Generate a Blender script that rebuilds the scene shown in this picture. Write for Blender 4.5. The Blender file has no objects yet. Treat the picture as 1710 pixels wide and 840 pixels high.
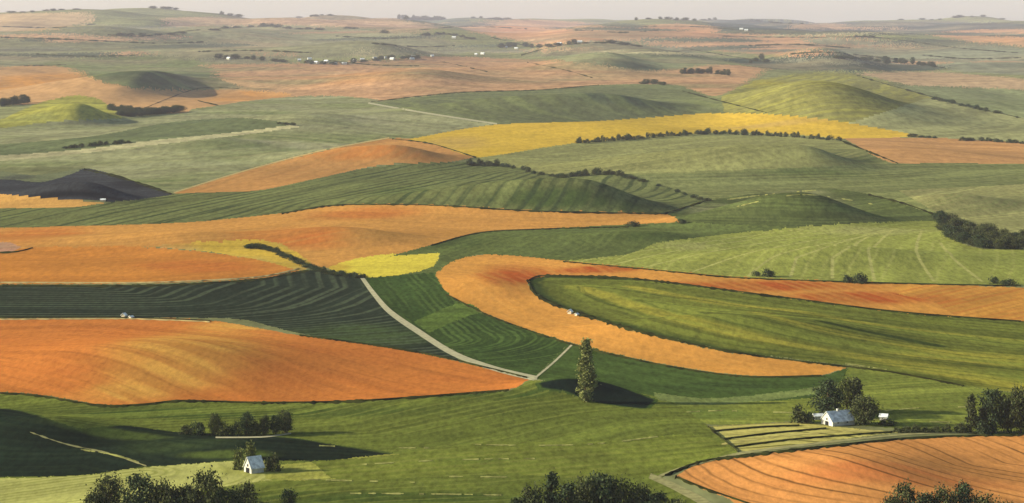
import bpy, math, random
import numpy as np

# ------------------------------------------------------------------ camera, sky, sun, exposure
F, CX, HY, CAMZ = 4000.0, 855.0, 30.0, 178.0      # focal length and horizon row in photo pixels, camera height in metres
SUN_EL, SUN_AZ = 18.0, -90.0
EXPOSURE = 1.36
HAZE = 1.0/62000.0
sc = bpy.context.scene
cd = bpy.data.cameras.new('camera'); cam = bpy.data.objects.new('camera', cd); sc.collection.objects.link(cam)
cam.location = (0, 0, CAMZ); cam.rotation_euler = (math.pi/2, 0, 0)
cd.sensor_width = 36; cd.sensor_fit = 'HORIZONTAL'; cd.lens = 36*F/1710
cd.shift_y = -(420-HY)/1710; cd.clip_start = 1; cd.clip_end = 200000
sc.camera = cam
w = bpy.data.worlds.new('World'); sc.world = w; w.use_nodes = True
nt = w.node_tree; sky = nt.nodes.new('ShaderNodeTexSky'); sky.sky_type = 'NISHITA'; sky.sun_disc = False
sky.sun_elevation = math.radians(SUN_EL); sky.sun_rotation = math.radians(SUN_AZ)
sky.air_density = 1.0; sky.dust_density = 1.2; sky.ozone_density = 1.0
nt.links.new(sky.outputs[0], nt.nodes['Background'].inputs[0]); nt.nodes['Background'].inputs[1].default_value = 0.075
sl = bpy.data.lights.new('sun', 'SUN'); so = bpy.data.objects.new('sun', sl); sc.collection.objects.link(so)
sl.energy = 4.2; sl.angle = math.radians(0.6); sl.color = (1.0, 0.93, 0.78)
so.rotation_euler = (math.radians(90-SUN_EL), 0, math.radians(180-SUN_AZ))
sc.view_settings.view_transform = 'Standard'; sc.view_settings.look = 'None'
sc.view_settings.exposure = EXPOSURE; sc.view_settings.gamma = 1; sc.view_settings.use_curve_mapping = False
try:
    sc.cycles.volume_bounces = 1; sc.cycles.max_bounces = 5; sc.cycles.use_denoising = True
except Exception: pass

rng = np.random.default_rng(7); random.seed(7)
C = sc.collection

# ------------------------------------------------------------------ terrain height
TAB = rng.random((256, 256))*2-1
def vnoise(x, y):
    xi = np.floor(x).astype(np.int64); yi = np.floor(y).astype(np.int64)
    fx = x-xi; fy = y-yi
    fx = fx*fx*fx*(fx*(fx*6-15)+10); fy = fy*fy*fy*(fy*(fy*6-15)+10)
    g = lambda a, b: TAB[a & 255, b & 255]
    return (g(xi, yi)*(1-fx)+g(xi+1, yi)*fx)*(1-fy)+(g(xi, yi+1)*(1-fx)+g(xi+1, yi+1)*fx)*fy
def sst(a, b, x):
    t = np.clip((x-a)/(b-a), 0, 1); return t*t*(3-2*t)
ZD = np.array([0, 2500, 4000, 6000, 9000, 13000, 18000, 23000, 27000, 34000, 60000.])
ZZ = np.array([0, 0, 4, 14, 36, 72, 112, 134, 120, 0, -200.])
_dd = np.linspace(0, 60000, 3001); _zz = np.interp(_dd, ZD, ZZ)
_k = np.exp(-np.linspace(-2, 2, 61)**2); _k /= _k.sum()
_zs = np.convolve(np.pad(_zz, 30, mode='edge'), _k, mode='valid')
def z0(d): return np.interp(d, _dd, _zs)
def d_of(py):
    d = np.geomspace(300, 23000, 4000); p = HY+F*(CAMZ-z0(d))/d
    return float(np.interp(-py, -p, d))
#        px    py   sxL   sxR   syN  syF   h   rot   (px, py: foot of the hill on the base plain; sx in photo px, sy in metres)
HILLS = [(480, 215, 260, 130, 200, 220, 20, 0), (1560, 262, 160, 160, 100, 130, 12, 0), (1080, 405, 200, 110, 50, 50, 8, 0), (1590, 345, 120, 120, 70, 80, 12, 0),
         (230, 610, 260, 260, 70, 90, 13, 0),
         (135, 334, 130, 75, 40, 60, 19, 0),
         (1330, 372, 160, 120, 60, 60, 28, 0),
         (960, 348, 320, 120, 90, 90, 30, 0),
         (1330, 278, 300, 90, 120, 120, 27, 0),
         (650, 268, 200, 90, 80, 120, 21, 0),
         (130, 198, 90, 45, 120, 130, 30, 0),
         (1370, 196, 130, 150, 330, 420, 62, 0),
         (1000, 192, 260, 130, 200, 220, 36, 0),
         (240, 148, 150, 55, 450, 450, 52, 0),
         (700, 140, 160, 90, 500, 500, 26, 0),
         (560, 405, 190, 130, 50, 60, 12, 0),
         (280, 408, 260, 120, 50, 60, 9, 0),
         (810, 480, 80, 100, 60, 70, 5, 0),
         (1180, 560, 240, 220, 50, 50, 11, 0),
         (1400, 440, 220, 200, 50, 50, 11, 0),
         (1430, 800, 160, 160, 40, 50, 8, 0),
         (950, 655, 90, 70, 16, 30, 7, 0),
         (330, 250, 220, 120, 140, 140, 13, 0),
         (60, 740, 160, 110, 30, 40, 8, 0),
         (400, 760, 150, 130, 22, 22, 4, 0),
         (1010, 118, 110, 60, 600, 700, 38, 0),
         (1370, 106, 80, 70, 600, 600, 62, 0),
         (1100, 100, 130, 90, 800, 800, 40, 0),
         (620, 96, 200, 80, 700, 800, 40, 0),
         (960, 88, 70, 110, 600, 700, 62, 0),
         (150, 80, 240, 200, 1500, 1500, 75, 0),
         (420, 66, 260, 160, 1600, 1600, 60, 0),
         (720, 62, 130, 90, 1600, 1600, 55, 0),
         (1150, 60, 200, 150, 1600, 1600, 60, 0),
         (1600, 70, 260, 260, 1600, 1600, 40, 0),
         (110, 50, 260, 240, 2000, 3000, 95, 0),
         (690, 50, 90, 70, 1500, 2500, 45, 0),
         (430, 50, 300, 260, 1800, 2500, 55, 0),
         (1140, 50, 120, 90, 1800, 2500, 45, 0)]
HW = []
for (px, py, sl_, sr_, sn_, sf_, h, r) in HILLS:
    d = d_of(py); HW.append(((px-CX)/F*d, d, sl_*d/F, sr_*d/F, sn_, sf_, h))
def height(x, y):
    z = z0(y)
    z = z+4.2*vnoise(x/260+3.3, y/300+1.7)*(1-0.3*sst(3000, 6000, y))
    z = z+1.1*vnoise(x/95+33.3, y/120+11.7)*(1-sst(6000, 12000, y))
    z = z+17*vnoise(x/560+9.1, y/800+5.2)*sst(1700, 5000, y)
    z = z+36*vnoise(x/1300+2.1, y/1700+8.2)*sst(6000, 11000, y)
    z = z+27*vnoise(x/430+12.1, y/1000+8.9)*sst(7000, 12000, y)
    z = z+26*vnoise(x/700+52.1, y/3000+18.9)*sst(14000, 20000, y)
    for (cx, cy, a, b, n, f, h) in HW:
        dx = x-cx; dy = y-cy
        z = z+h*np.exp(-(dx/np.where(dx < 0, a, b))**2-(dy/np.where(dy < 0, n, f))**2)
    return z

# polar grid: columns of equal bearing, rows of growing distance
ui = np.arange(-905, 906, 1.45)/F
U = np.concatenate([np.linspace(-1.2, -0.24, 40), ui, np.linspace(0.24, 1.2, 40)]); U = np.unique(U)
rows = [250.]
while rows[-1] < 40000:
    d = rows[-1]
    st = 12 if d < 780 else min(0.95*d*d/(F*CAMZ)*(1 if d < 3500 else 1), 10+d*0.0022)
    if d > 24500: st = 400
    rows.append(d+st)
D = np.array(rows); NU, ND = len(U), len(D)
GX = U[None, :]*D[:, None]; GY = np.broadcast_to(D[:, None], (ND, NU))
GH = height(GX, GY)
UI = np.arange(NU); DI = np.arange(ND)
def zat(x, y):                                     # bilinear terrain height
    u = np.interp(x/y, U, UI); r = np.interp(y, D, DI)
    i = np.clip(u.astype(int), 0, NU-2); j = np.clip(r.astype(int), 0, ND-2); a = u-i; b = r-j
    return (GH[j, i]*(1-a)+GH[j, i+1]*a)*(1-b)+(GH[j+1, i]*(1-a)+GH[j+1, i+1]*a)*b
PYG = HY+F*(CAMZ-GH)/D[:, None]
def hit(pts):                                      # where the line of sight of a photo pixel meets the terrain
    out = []
    for px, py in pts:
        u = np.interp((px-CX)/F, U, UI); i = min(int(u), NU-2); a = u-i
        col = PYG[:, i]*(1-a)+PYG[:, i+1]*a
        k = np.argmax(col <= py)
        if col[k] > py: k = int(np.argmin(col[:int(ND*0.98)])); d = D[k]
        elif k == 0: d = D[0]
        else: d = D[k-1]+(D[k]-D[k-1])*(col[k-1]-py)/(col[k-1]-col[k])
        out.append(((px-CX)/F*d, d))
    return np.array(out)
def at(px, py):
    x, y = hit([(px, py)])[0]; return float(x), float(y), float(zat(np.array([x]), np.array([y]))[0])
def dense(pts, closed=True, step=8.0, smooth=True):
    p = np.array(pts, float)
    n = len(p); out = []
    for k in range(n if closed else n-1):
        if closed: a, b, c, d = p[k-1], p[k], p[(k+1) % n], p[(k+2) % n]
        else: a, b, c, d = p[max(k-1, 0)], p[k], p[k+1], p[min(k+2, n-1)]
        m = max(1, int(np.hypot(*(c-b))/step))
        sharp = smooth
        if smooth:                                 # keep corners, round the rest
            def ang(q0, q1, q2):
                v, w_ = q1-q0, q2-q1; l = np.hypot(*v)*np.hypot(*w_)
                return 1 if l == 0 else float(v@w_)/l
            t1 = (c-a)/2 if ang(a, b, c) > 0.6 else (c-b)
            t2 = (d-b)/2 if ang(b, c, d) > 0.6 else (c-b)
            L = np.hypot(*(c-b))
            for t in (t1, t2):
                l = np.hypot(*t)
                if l > L: t *= L/l
        for s in range(m):
            t = s/m
            if smooth: q = (2*t**3-3*t**2+1)*b+(t**3-2*t**2+t)*t1+(-2*t**3+3*t**2)*c+(t**3-t**2)*t2
            else: q = b+(c-b)*t
            out.append(q)
    if not closed: out.append(p[-1])
    return np.array(out)

# ------------------------------------------------------------------ materials
def lin(c):
    return tuple(((v/255)/12.92 if v/255 <= .04045 else ((v/255+.055)/1.055)**2.4) for v in c)
ALB = 0.62
def alb(c, k=1.0):
    return tuple(min(.85, v*ALB*k*q) for v, q in zip(lin(c), (1.0, .97, .84)))+(1,)
class NB:
    def __init__(s, name):
        s.m = bpy.data.materials.new(name); s.m.use_nodes = True; s.t = s.m.node_tree; s.b = s.t.nodes['Principled BSDF']
        s.b.inputs['Roughness'].default_value = 0.9; s.b.inputs['Specular IOR Level'].default_value = 0.0
    def n(s, typ, **kw):
        nd = s.t.nodes.new(typ)
        for k, v in kw.items(): setattr(nd, k, v)
        return nd
    def put(s, sock, v):
        if hasattr(v, 'is_output'): s.t.links.new(v, sock)
        elif v is not None: sock.default_value = v
    def math(s, op, a, b=None, c=None, clamp=False):
        nd = s.n('ShaderNodeMath', operation=op, use_clamp=clamp)
        for i, v in enumerate((a, b, c)):
            if v is not None: s.put(nd.inputs[i], v)
        return nd.outputs[0]
    def mix(s, f, a, b):
        nd = s.n('ShaderNodeMix', data_type='RGBA'); s.put(nd.inputs[0], f); s.put(nd.inputs[6], a); s.put(nd.inputs[7], b)
        return nd.outputs[2]
    def ramp(s, v, a, b):
        nd = s.n('ShaderNodeMapRange'); nd.interpolation_type = 'SMOOTHSTEP'; s.put(nd.inputs[0], v)
        nd.inputs[1].default_value = a; nd.inputs[2].default_value = b; return nd.outputs[0]
    def noise(s, vec, scale, det=2, rough=.5):
        nd = s.n('ShaderNodeTexNoise'); s.put(nd.inputs['Vector'], vec); nd.inputs['Scale'].default_value = scale
        nd.inputs['Detail'].default_value = det; nd.inputs['Roughness'].default_value = rough; return nd.outputs[0]
    def attr(s, name): return s.n('ShaderNodeAttribute', attribute_name=name).outputs['Fac']
    def vmul(s, v, k):
        nd = s.n('ShaderNodeVectorMath', operation='MULTIPLY'); s.put(nd.inputs[0], v); nd.inputs[1].default_value = k; return nd.outputs[0]

def olive(c):
    return (c[0]+(c[1]-c[0])*.13, c[1]*.975, c[2]*1.0) if c and c[1] > c[0] else c
def field_mat(name, c1, c2=None, c3=None, sp=0, ss=0.0, width=0.5, g=5.0, mott=0.25, c4=None, streak=0.3, wob=0.35, c5=None, ga=None):
    """c1 crop, c2 stripe colour, c3 zone colour, sp stripe spacing in metres, ss stripe strength, g grain size in metres"""
    c1, c2, c3, c4 = olive(c1), olive(c2), olive(c3), olive(c4)
    m = NB(name); tc = m.n('ShaderNodeTexCoord').outputs['Object']; row = m.attr('row'); zone = m.attr('zone')
    col = alb(c1)
    if c3:
        zz = m.math('ADD', zone, m.math('MULTIPLY', m.math('SUBTRACT', m.noise(tc, 1/(g*9), 3), 0.5), 0.5))
        col = m.mix(m.ramp(zz, 0.15, 0.85), col, alb(c3))
    c4 = c4 or tuple(v*0.78 for v in c1)
    col = m.mix(m.math('MULTIPLY', m.ramp(m.noise(tc, 1/(g*16), 3), 0.42, 0.68), mott*(1.7 if c1[0] < 195 else 1.1)), col, alb(c4))
    # streaks that run along the rows
    cv = m.n('ShaderNodeCombineXYZ'); sx = m.n('ShaderNodeSeparateXYZ'); m.put(sx.inputs[0], tc)
    m.put(cv.inputs[0], m.math('MULTIPLY', row, 1/(g*1.6))); m.put(cv.inputs[1], m.math('MULTIPLY', sx.outputs[0], 1/(g*26)))
    m.put(cv.inputs[2], m.math('MULTIPLY', sx.outputs[1], 1/(g*40)))
    sn = m.noise(cv.outputs[0], 1.0, 3, .6)
    lo = tuple(v*0.72 for v in c1)
    cw = m.n('ShaderNodeCombineXYZ'); m.put(cw.inputs[0], m.math('MULTIPLY', row, 1/(g*7))); m.put(cw.inputs[1], m.math('MULTIPLY', sx.outputs[0], 1/(g*90)))
    m.put(cw.inputs[2], m.math('MULTIPLY', sx.outputs[1], 1/(g*110)))
    wn = m.noise(cw.outputs[0], 1.0, 2, .5)
    hi = tuple(min(255, v*(1.16 if max(c1) < 200 else 1.04)) for v in c1)
    col = m.mix(m.math('MULTIPLY', m.ramp(wn, 0.5, 0.62), .2+streak), col, alb(tuple(v*.84 for v in c1)))
    col = m.mix(m.math('MULTIPLY', m.ramp(wn, 0.48, 0.36), .2+streak), col, alb(hi))
    col = m.mix(m.math('MULTIPLY', m.ramp(sn, 0.5, 0.72), streak*1.3), col, alb(lo))
    if c2 and sp:
        wv = m.math('ADD', m.math('MULTIPLY', row, 1/sp), m.math('MULTIPLY', m.noise(tc, 1/(sp*7), 2), wob*3))
        tri = m.math('ABSOLUTE', m.math('SUBTRACT', m.math('FRACT', wv), 0.5))      # 0 at stripe centre .. 0.5
        s1 = m.ramp(tri, width*0.5+0.09, width*0.5-0.09)
        brk = m.ramp(m.noise(cv.outputs[0], 0.7, 2), 0.34, 0.62)
        col = m.mix(m.math('MULTIPLY', m.math('MULTIPLY', s1, brk), ss), col, alb(c2))
    if c5:
        z2 = m.math('ADD', m.attr('zone2'), m.math('MULTIPLY', m.math('SUBTRACT', m.noise(tc, 1/(g*3), 3), 0.5), 0.45))
        col = m.mix(m.ramp(z2, 0.2, 0.8), col, alb(olive(c5)))
    ga = ga or (1.0 if c1[0] > 195 else 1.7)
    gr = m.noise(m.vmul(tc, (1, .3, 1)), 1/(g*.9), 3, .75)
    col = m.mix(m.ramp(gr, 0.35, 0.75), col, m.vmulc(col, 0.72)) if False else col
    hs = m.n('ShaderNodeHueSaturation'); m.put(hs.inputs['Color'], col)
    m.put(hs.inputs['Value'], m.math('ADD', 1-ga/2, m.math('MULTIPLY', gr, ga)))
    m.put(m.b.inputs['Base Color'], hs.outputs[0])
    return m.m
def simple_mat(name, c, k=1.0, rough=.8, var=.15, scale=1.0, c2=None):
    m = NB(name); tc = m.n('ShaderNodeTexCoord').outputs['Object']
    c2 = c2 or tuple(v*(1-var*1.6) for v in c)
    m.put(m.b.inputs['Base Color'], m.mix(m.ramp(m.noise(tc, scale, 4, .6), .35, .7), alb(c, k), alb(c2, k)))
    m.b.inputs['Roughness'].default_value = rough
    return m.m
def leaf_mat(name, ca, cb):
    m = NB(name); g = m.n('ShaderNodeNewGeometry'); tc = m.n('ShaderNodeTexCoord').outputs['Object']
    c = m.mix(g.outputs['Random Per Island'], ca+(1,), cb+(1,))
    hs = m.n('ShaderNodeHueSaturation'); m.put(hs.inputs['Color'], c)
    m.put(hs.inputs['Value'], m.math('ADD', .65, m.math('MULTIPLY', m.noise(tc, .5, 2), .7)))
    m.put(m.b.inputs['Base Color'], hs.outputs[0]); m.b.inputs['Roughness'].default_value = .7
    return m.m

def mesh_obj(name, v, f, mat, parent=None, smooth=False):
    me = bpy.data.meshes.new(name); me.from_pydata([tuple(map(float, p)) for p in v], [], [tuple(map(int, q)) for q in f])
    if mat: me.materials.append(mat)
    if smooth: me.shade_smooth()
    o = bpy.data.objects.new(name, me); C.objects.link(o)
    if parent: o.parent = parent
    return o
def tag(o, label=None, cat=None, group=None, kind=None):
    for k, v in (('label', label), ('category', cat), ('group', group), ('kind', kind)):
        if v: o[k] = v
    return o

# ------------------------------------------------------------------ fields: outlines laid on the terrain
G = (108, 132, 52)
# name, outline, material args, guide line for the rows, zones [(px,py,rx,ry)]
FIELDS = []
def fld(name, label, pts, c1, guide=None, zones=None, zones2=None, **kw):
    FIELDS.append((name, label, pts, dict(c1=c1, **kw), guide, (zones or [], zones2 or [])))
TAN=(196,158,122)
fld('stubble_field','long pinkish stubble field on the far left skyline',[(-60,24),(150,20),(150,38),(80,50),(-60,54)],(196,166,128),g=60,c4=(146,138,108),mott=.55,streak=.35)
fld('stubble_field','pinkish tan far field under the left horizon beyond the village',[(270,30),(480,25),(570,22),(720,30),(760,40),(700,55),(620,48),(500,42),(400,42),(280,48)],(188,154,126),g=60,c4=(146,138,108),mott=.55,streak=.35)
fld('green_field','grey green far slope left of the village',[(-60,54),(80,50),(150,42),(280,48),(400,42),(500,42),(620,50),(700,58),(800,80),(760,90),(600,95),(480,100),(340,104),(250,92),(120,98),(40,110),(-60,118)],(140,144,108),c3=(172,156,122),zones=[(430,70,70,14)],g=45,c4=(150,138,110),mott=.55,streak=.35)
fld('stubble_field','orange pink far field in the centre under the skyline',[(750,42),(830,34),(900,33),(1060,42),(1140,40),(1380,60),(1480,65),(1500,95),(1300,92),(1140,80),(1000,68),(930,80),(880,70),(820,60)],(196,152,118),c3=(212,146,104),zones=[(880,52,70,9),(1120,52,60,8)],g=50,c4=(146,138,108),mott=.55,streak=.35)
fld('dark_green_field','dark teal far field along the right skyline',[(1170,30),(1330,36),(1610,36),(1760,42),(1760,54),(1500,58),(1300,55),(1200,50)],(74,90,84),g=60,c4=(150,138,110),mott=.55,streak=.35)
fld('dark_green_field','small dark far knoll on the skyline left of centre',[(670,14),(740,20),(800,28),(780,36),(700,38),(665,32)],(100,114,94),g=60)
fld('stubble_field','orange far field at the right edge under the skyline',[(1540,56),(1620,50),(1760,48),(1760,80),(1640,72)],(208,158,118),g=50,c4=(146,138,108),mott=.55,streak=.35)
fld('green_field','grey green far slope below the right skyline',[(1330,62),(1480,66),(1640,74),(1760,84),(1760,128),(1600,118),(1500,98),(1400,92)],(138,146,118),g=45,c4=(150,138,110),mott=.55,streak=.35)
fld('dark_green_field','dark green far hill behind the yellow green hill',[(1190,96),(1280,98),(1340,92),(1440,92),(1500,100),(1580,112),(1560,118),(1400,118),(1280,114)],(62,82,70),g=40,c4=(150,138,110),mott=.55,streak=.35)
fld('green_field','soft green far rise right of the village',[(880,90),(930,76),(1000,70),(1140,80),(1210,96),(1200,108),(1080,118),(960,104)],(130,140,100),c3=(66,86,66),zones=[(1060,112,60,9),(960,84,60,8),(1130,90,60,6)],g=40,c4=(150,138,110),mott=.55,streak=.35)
prr = random.Random(23)
for k_ in range(46):
    cx_, cy_ = prr.uniform(-20, 1730), prr.uniform(40, 106); w_, h_ = prr.uniform(35, 130), prr.uniform(1.6, 4.6); tl = prr.uniform(-.04, .04)
    kind_ = prr.choice(['tan', 'dark', 'grey', 'tan', 'dark', 'pale'])
    col_ = {'tan': (192,154,122), 'dark': (92,104,84), 'grey': (132,136,112), 'pale': (176,168,132)}[kind_]
    pp = [(cx_+w_*math.cos(a_)*(1 if math.cos(a_) > 0 else 1.3), cy_+h_*math.sin(a_)*(1 if math.sin(a_) < 0 else .7)+tl*w_*math.cos(a_)) for a_ in [j_*math.pi/6 for j_ in range(12)]]
    fld({'tan': 'stubble_field', 'dark': 'dark_green_field', 'grey': 'green_field', 'pale': 'stubble_field'}[kind_], None, pp, col_, g=40, c4=(146,138,108), mott=.5, streak=.4)
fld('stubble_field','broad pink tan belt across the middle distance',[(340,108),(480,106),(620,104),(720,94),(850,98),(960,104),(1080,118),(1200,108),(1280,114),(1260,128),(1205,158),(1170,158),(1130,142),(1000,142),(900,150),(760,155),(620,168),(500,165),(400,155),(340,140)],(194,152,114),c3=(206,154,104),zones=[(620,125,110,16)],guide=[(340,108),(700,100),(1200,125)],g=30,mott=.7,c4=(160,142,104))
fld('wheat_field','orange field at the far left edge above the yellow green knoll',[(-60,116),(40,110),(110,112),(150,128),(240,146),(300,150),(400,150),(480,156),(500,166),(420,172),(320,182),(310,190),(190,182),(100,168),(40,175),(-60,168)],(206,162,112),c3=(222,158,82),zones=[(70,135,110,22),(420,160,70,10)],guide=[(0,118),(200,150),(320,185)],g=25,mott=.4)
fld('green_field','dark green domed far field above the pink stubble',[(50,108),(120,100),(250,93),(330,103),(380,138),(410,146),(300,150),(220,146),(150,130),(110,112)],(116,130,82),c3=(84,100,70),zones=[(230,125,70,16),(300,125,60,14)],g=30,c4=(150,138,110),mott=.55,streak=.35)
fld('green_field','wide sage green slope of the middle distance',[(-60,200),(60,198),(200,198),(310,188),(340,180),(420,168),(520,160),(620,165),(700,185),(830,205),(820,208),(680,232),(655,232),(540,250),(420,280),(290,320),(200,296),(140,280),(-60,278)],(150,156,114),c3=(172,174,132),zones=[(420,240,200,10),(640,200,120,8)],guide=[(-60,262),(240,238),(420,215),(680,232)],sp=46,ss=.35,c2=(172,176,122),g=16,mott=.5,c4=(118,136,80))
fld('yellow_green_field','yellow green knoll at the left edge',[(-60,215),(0,200),(60,174),(120,160),(160,164),(190,182),(205,198),(100,202),(0,214)],(168,166,76),c3=(144,152,80),zones=[(40,200,60,8)],g=14)
fld('dark_green_field','long darker green strip on the left slope',[(-60,246),(150,228),(280,205),(400,197),(495,207),(400,220),(240,236),(130,250),(-60,264)],(112,128,86),g=14,guide=[(-60,246),(280,205),(495,207)])
fld('stubble_field','pale strip below the dark green strip on the left',[(-60,264),(130,250),(240,236),(400,220),(495,208),(500,212),(400,226),(250,243),(120,258),(-60,274)],(188,182,140),g=14)
fld('wheat_field','tapering orange field on the low ridge left of centre',[(290,322),(420,282),(540,252),(655,231),(720,238),(795,262),(740,272),(640,275),(520,300),(430,318),(320,326)],(208,152,88),c3=(216,138,66),zones=[(620,255,110,12)],guide=[(290,322),(540,252),(655,231)],sp=16,ss=.25,c2=(190,150,90),g=9)
fld('dark_green_field','green ridge field with dark crest above the yellow band',[(620,172),(760,156),(900,150),(1000,142),(1130,142),(1180,158),(1290,188),(1180,195),(1000,202),(830,207),(700,185)],(112,124,84),c3=(74,94,76),zones=[(1040,165,110,12)],guide=[(620,172),(830,205)],sp=60,ss=.5,c2=(130,146,88),g=14)
fld('yellow_green_field','large yellow green hill in the right distance',[(1205,162),(1260,135),(1370,120),(1430,125),(1500,145),(1570,165),(1500,180),(1420,207),(1300,198),(1210,190)],(140,142,76),c3=(168,158,60),zones=[(1300,140,70,14),(1400,140,50,8)],guide=[(1205,162),(1370,120)],sp=42,ss=.5,c2=(180,176,80),g=14,c4=(138,140,86),mott=.5)
fld('green_field','pale sage slope right of the yellow green hill',[(1415,206),(1500,180),(1560,163),(1620,180),(1760,205),(1760,240),(1560,230),(1480,218)],(160,166,112),guide=[(1415,206),(1560,163)],sp=40,ss=.4,c2=(178,178,124),g=14,mott=.5)
fld('stubble_field','tan field beyond the yellow green hill at the right edge',[(1430,122),(1560,120),(1760,136),(1760,152),(1600,145),(1520,142)],(188,160,126),g=24)
fld('green_field','dark sage slope at the right edge below the tan field',[(1500,143),(1600,145),(1760,152),(1760,206),(1620,180),(1560,163)],(132,144,100),guide=[(1500,143),(1760,206)],sp=60,ss=.5,c2=(108,124,82),g=18)
fld('canola_field','long curved bright yellow canola field',[(680,233),(820,209),(1000,202),(1200,189),(1350,196),(1480,216),(1540,228),(1410,232),(1300,226),(1200,221),(970,238),(850,256),(800,264),(720,240)],(220,184,64),c3=(206,172,88),zones=[(1350,200,200,6),(760,240,60,14)],guide=[(680,233),(1000,202),(1200,189),(1480,216)],sp=24,ss=.2,c2=(200,168,70),g=10,streak=.15,mott=.15)
fld('green_field','sage green domed field below the hedgerow',[(795,264),(850,256),(970,238),(1200,222),(1400,232),(1500,272),(1300,282),(1040,292),(930,294),(840,276)],(148,154,94),c3=(84,100,60),zones=[(1420,258,60,14)],guide=[(850,258),(1200,222),(1400,232)],sp=20,ss=.3,c2=(164,164,106),g=8,mott=.3)  # c3 zone paints the dome's shaded right slope into the crop colour
fld('wheat_field','tan orange field at the right edge beyond the domed field',[(1408,231),(1560,230),(1760,242),(1760,276),(1500,274)],(212,160,104),guide=[(1408,231),(1760,242)],g=9)
fld('green_field','mid green slope in the right middle distance',[(1040,291),(1300,281),(1500,273),(1760,274),(1760,400),(1600,385),(1560,362),(1450,325),(1360,316),(1200,335),(1170,340)],(128,140,86),c3=(90,110,60),zones=[(1380,290,130,9),(1640,330,80,7)],guide=[(1040,291),(1760,274)],sp=22,ss=.5,c2=(146,156,92),g=8,mott=.5)
fld('green_field','pale striped field at the right edge above the copse',[(1500,318),(1620,312),(1760,305),(1760,410),(1660,400),(1600,375)],(158,160,102),guide=[(1560,350),(1760,305)],sp=9,ss=.5,c2=(128,142,82),g=6)
fld('striped_green_field','green field with diagonal tractor lines across the middle',[(-60,345),(120,345),(290,324),(430,318),(520,300),(640,277),(740,271),(830,273),(930,292),(1040,290),(1180,335),(1110,356),(900,352),(720,343),(560,343),(470,356),(300,372),(-60,382)],(116,128,76),c3=(74,98,48),zones=[(950,330,170,20),(680,320,60,8)],guide=[(60,420),(430,335),(760,268)],sp=15,ss=.8,c2=(54,74,46),width=.4,g=5,wob=.2)
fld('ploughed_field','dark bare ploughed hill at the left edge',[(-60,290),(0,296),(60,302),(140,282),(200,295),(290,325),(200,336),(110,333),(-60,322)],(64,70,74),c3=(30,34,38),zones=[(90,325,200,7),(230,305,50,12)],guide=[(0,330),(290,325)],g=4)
fld('wheat_field','narrow ochre strip below the dark ploughed hill',[(-60,321),(0,324),(110,333),(180,338),(120,346),(-60,348)],(214,164,90),g=4)
fld('dark_green_field','dark green dome with pale scattered crest in the right middle',[(1110,356),(1200,332),(1360,315),(1450,324),(1560,358),(1585,373),(1340,379),(1200,374),(1130,369)],(86,102,56),c3=(146,152,104),zones=[(1190,345,60,7),(1330,320,60,4)],guide=[(1110,372),(1340,379),(1585,373)],sp=8,ss=.25,c2=(128,148,84),g=5,streak=.5)
fld('wheat_field','long orange field sweeping across the centre left',[(-60,382),(300,372),(470,356),(560,342),(720,342),(900,352),(1110,357),(1140,371),(1050,378),(900,382),(800,388),(720,410),(650,427),(550,447),(500,436),(440,412),(240,412),(-60,418)],(216,156,80),c3=(206,122,56),zones=[(600,357,100,11),(480,400,110,18),(60,392,100,12)],guide=[(-60,382),(300,372),(560,342),(1110,357)],sp=9,ss=.18,c2=(226,176,100),g=5,mott=.25,streak=.25)
fld('wheat_field','deep orange lens shaped field at the left edge',[(-60,416),(200,411),(330,420),(420,432),(505,451),(430,465),(250,473),(-60,475)],(214,140,62),c3=(206,122,56),zones=[(330,445,110,14)],guide=[(-60,475),(250,473),(505,451)],sp=8,ss=.18,c2=(222,160,78),g=4.5,mott=.25,streak=.2)
fld('canola_field','thin yellow strip beside the shelter belt',[(235,411),(330,405),(430,400),(480,412),(520,440),(505,452),(440,436),(350,421)],(216,182,72),c3=(218,160,78),zones=[(280,411,50,8)],g=4,c4=(150,138,110),mott=.55,streak=.35)
fld('canola_field','small bright lemon yellow field in the centre',[(545,447),(590,433),(640,425),(735,422),(722,445),(660,460),(600,463)],(232,212,80),c3=(214,180,70),zones=[(560,446,30,8)],g=3.5,mott=.12,streak=.1)
fld('green_field','mid green band curling above the orange hook',[(650,428),(720,409),(800,388),(900,382),(1140,371),(1200,374),(1345,379),(1100,406),(1050,425),(940,436),(800,425),(755,440),(728,458),(660,461),(722,445),(736,422)],(98,116,62),c3=(80,100,52),zones=[(760,405,60,14),(1100,395,120,8)],guide=[(650,428),(800,388),(1140,371)],sp=8,ss=.2,c2=(120,140,76),g=4.5)
fld('contour_field','light green contour striped field on the right',[(940,436),(1050,424),(1100,405),(1340,379),(1565,370),(1590,398),(1640,415),(1760,415),(1760,478),(1480,472),(1230,462),(1100,451)],(150,162,78),c3=(162,168,98),zones=[(1450,385,120,8),(1150,410,60,8)],guide=[(1360,640),(1365,500),(1400,420),(1480,385),(1700,360)],sp=12,ss=.4,c2=(184,184,108),width=.18,g=4,streak=.12,mott=.2,wob=.15,c5=(174,178,104),zones2=[('l',[(945,440),(1100,415),(1340,382)],1.4),('l',[(1000,447),(1150,415),(1400,382)],1.4),('l',[(1060,450),(1200,418),(1440,380)],1.4),('l',[(1150,456),(1260,420),(1440,388)],1.4),('l',[(1250,460),(1300,425),(1440,395)],1.4),('l',[(1320,462),(1330,430),(1420,400),(1500,382)],1.4),('l',[(1390,465),(1390,430),(1450,395)],1.4),('l',[(1460,468),(1450,420),(1490,384)],1.4),('l',[(1560,470),(1530,420),(1540,384)],1.4),('l',[(1640,470),(1590,430),(1570,405)],1.4)])
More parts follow.
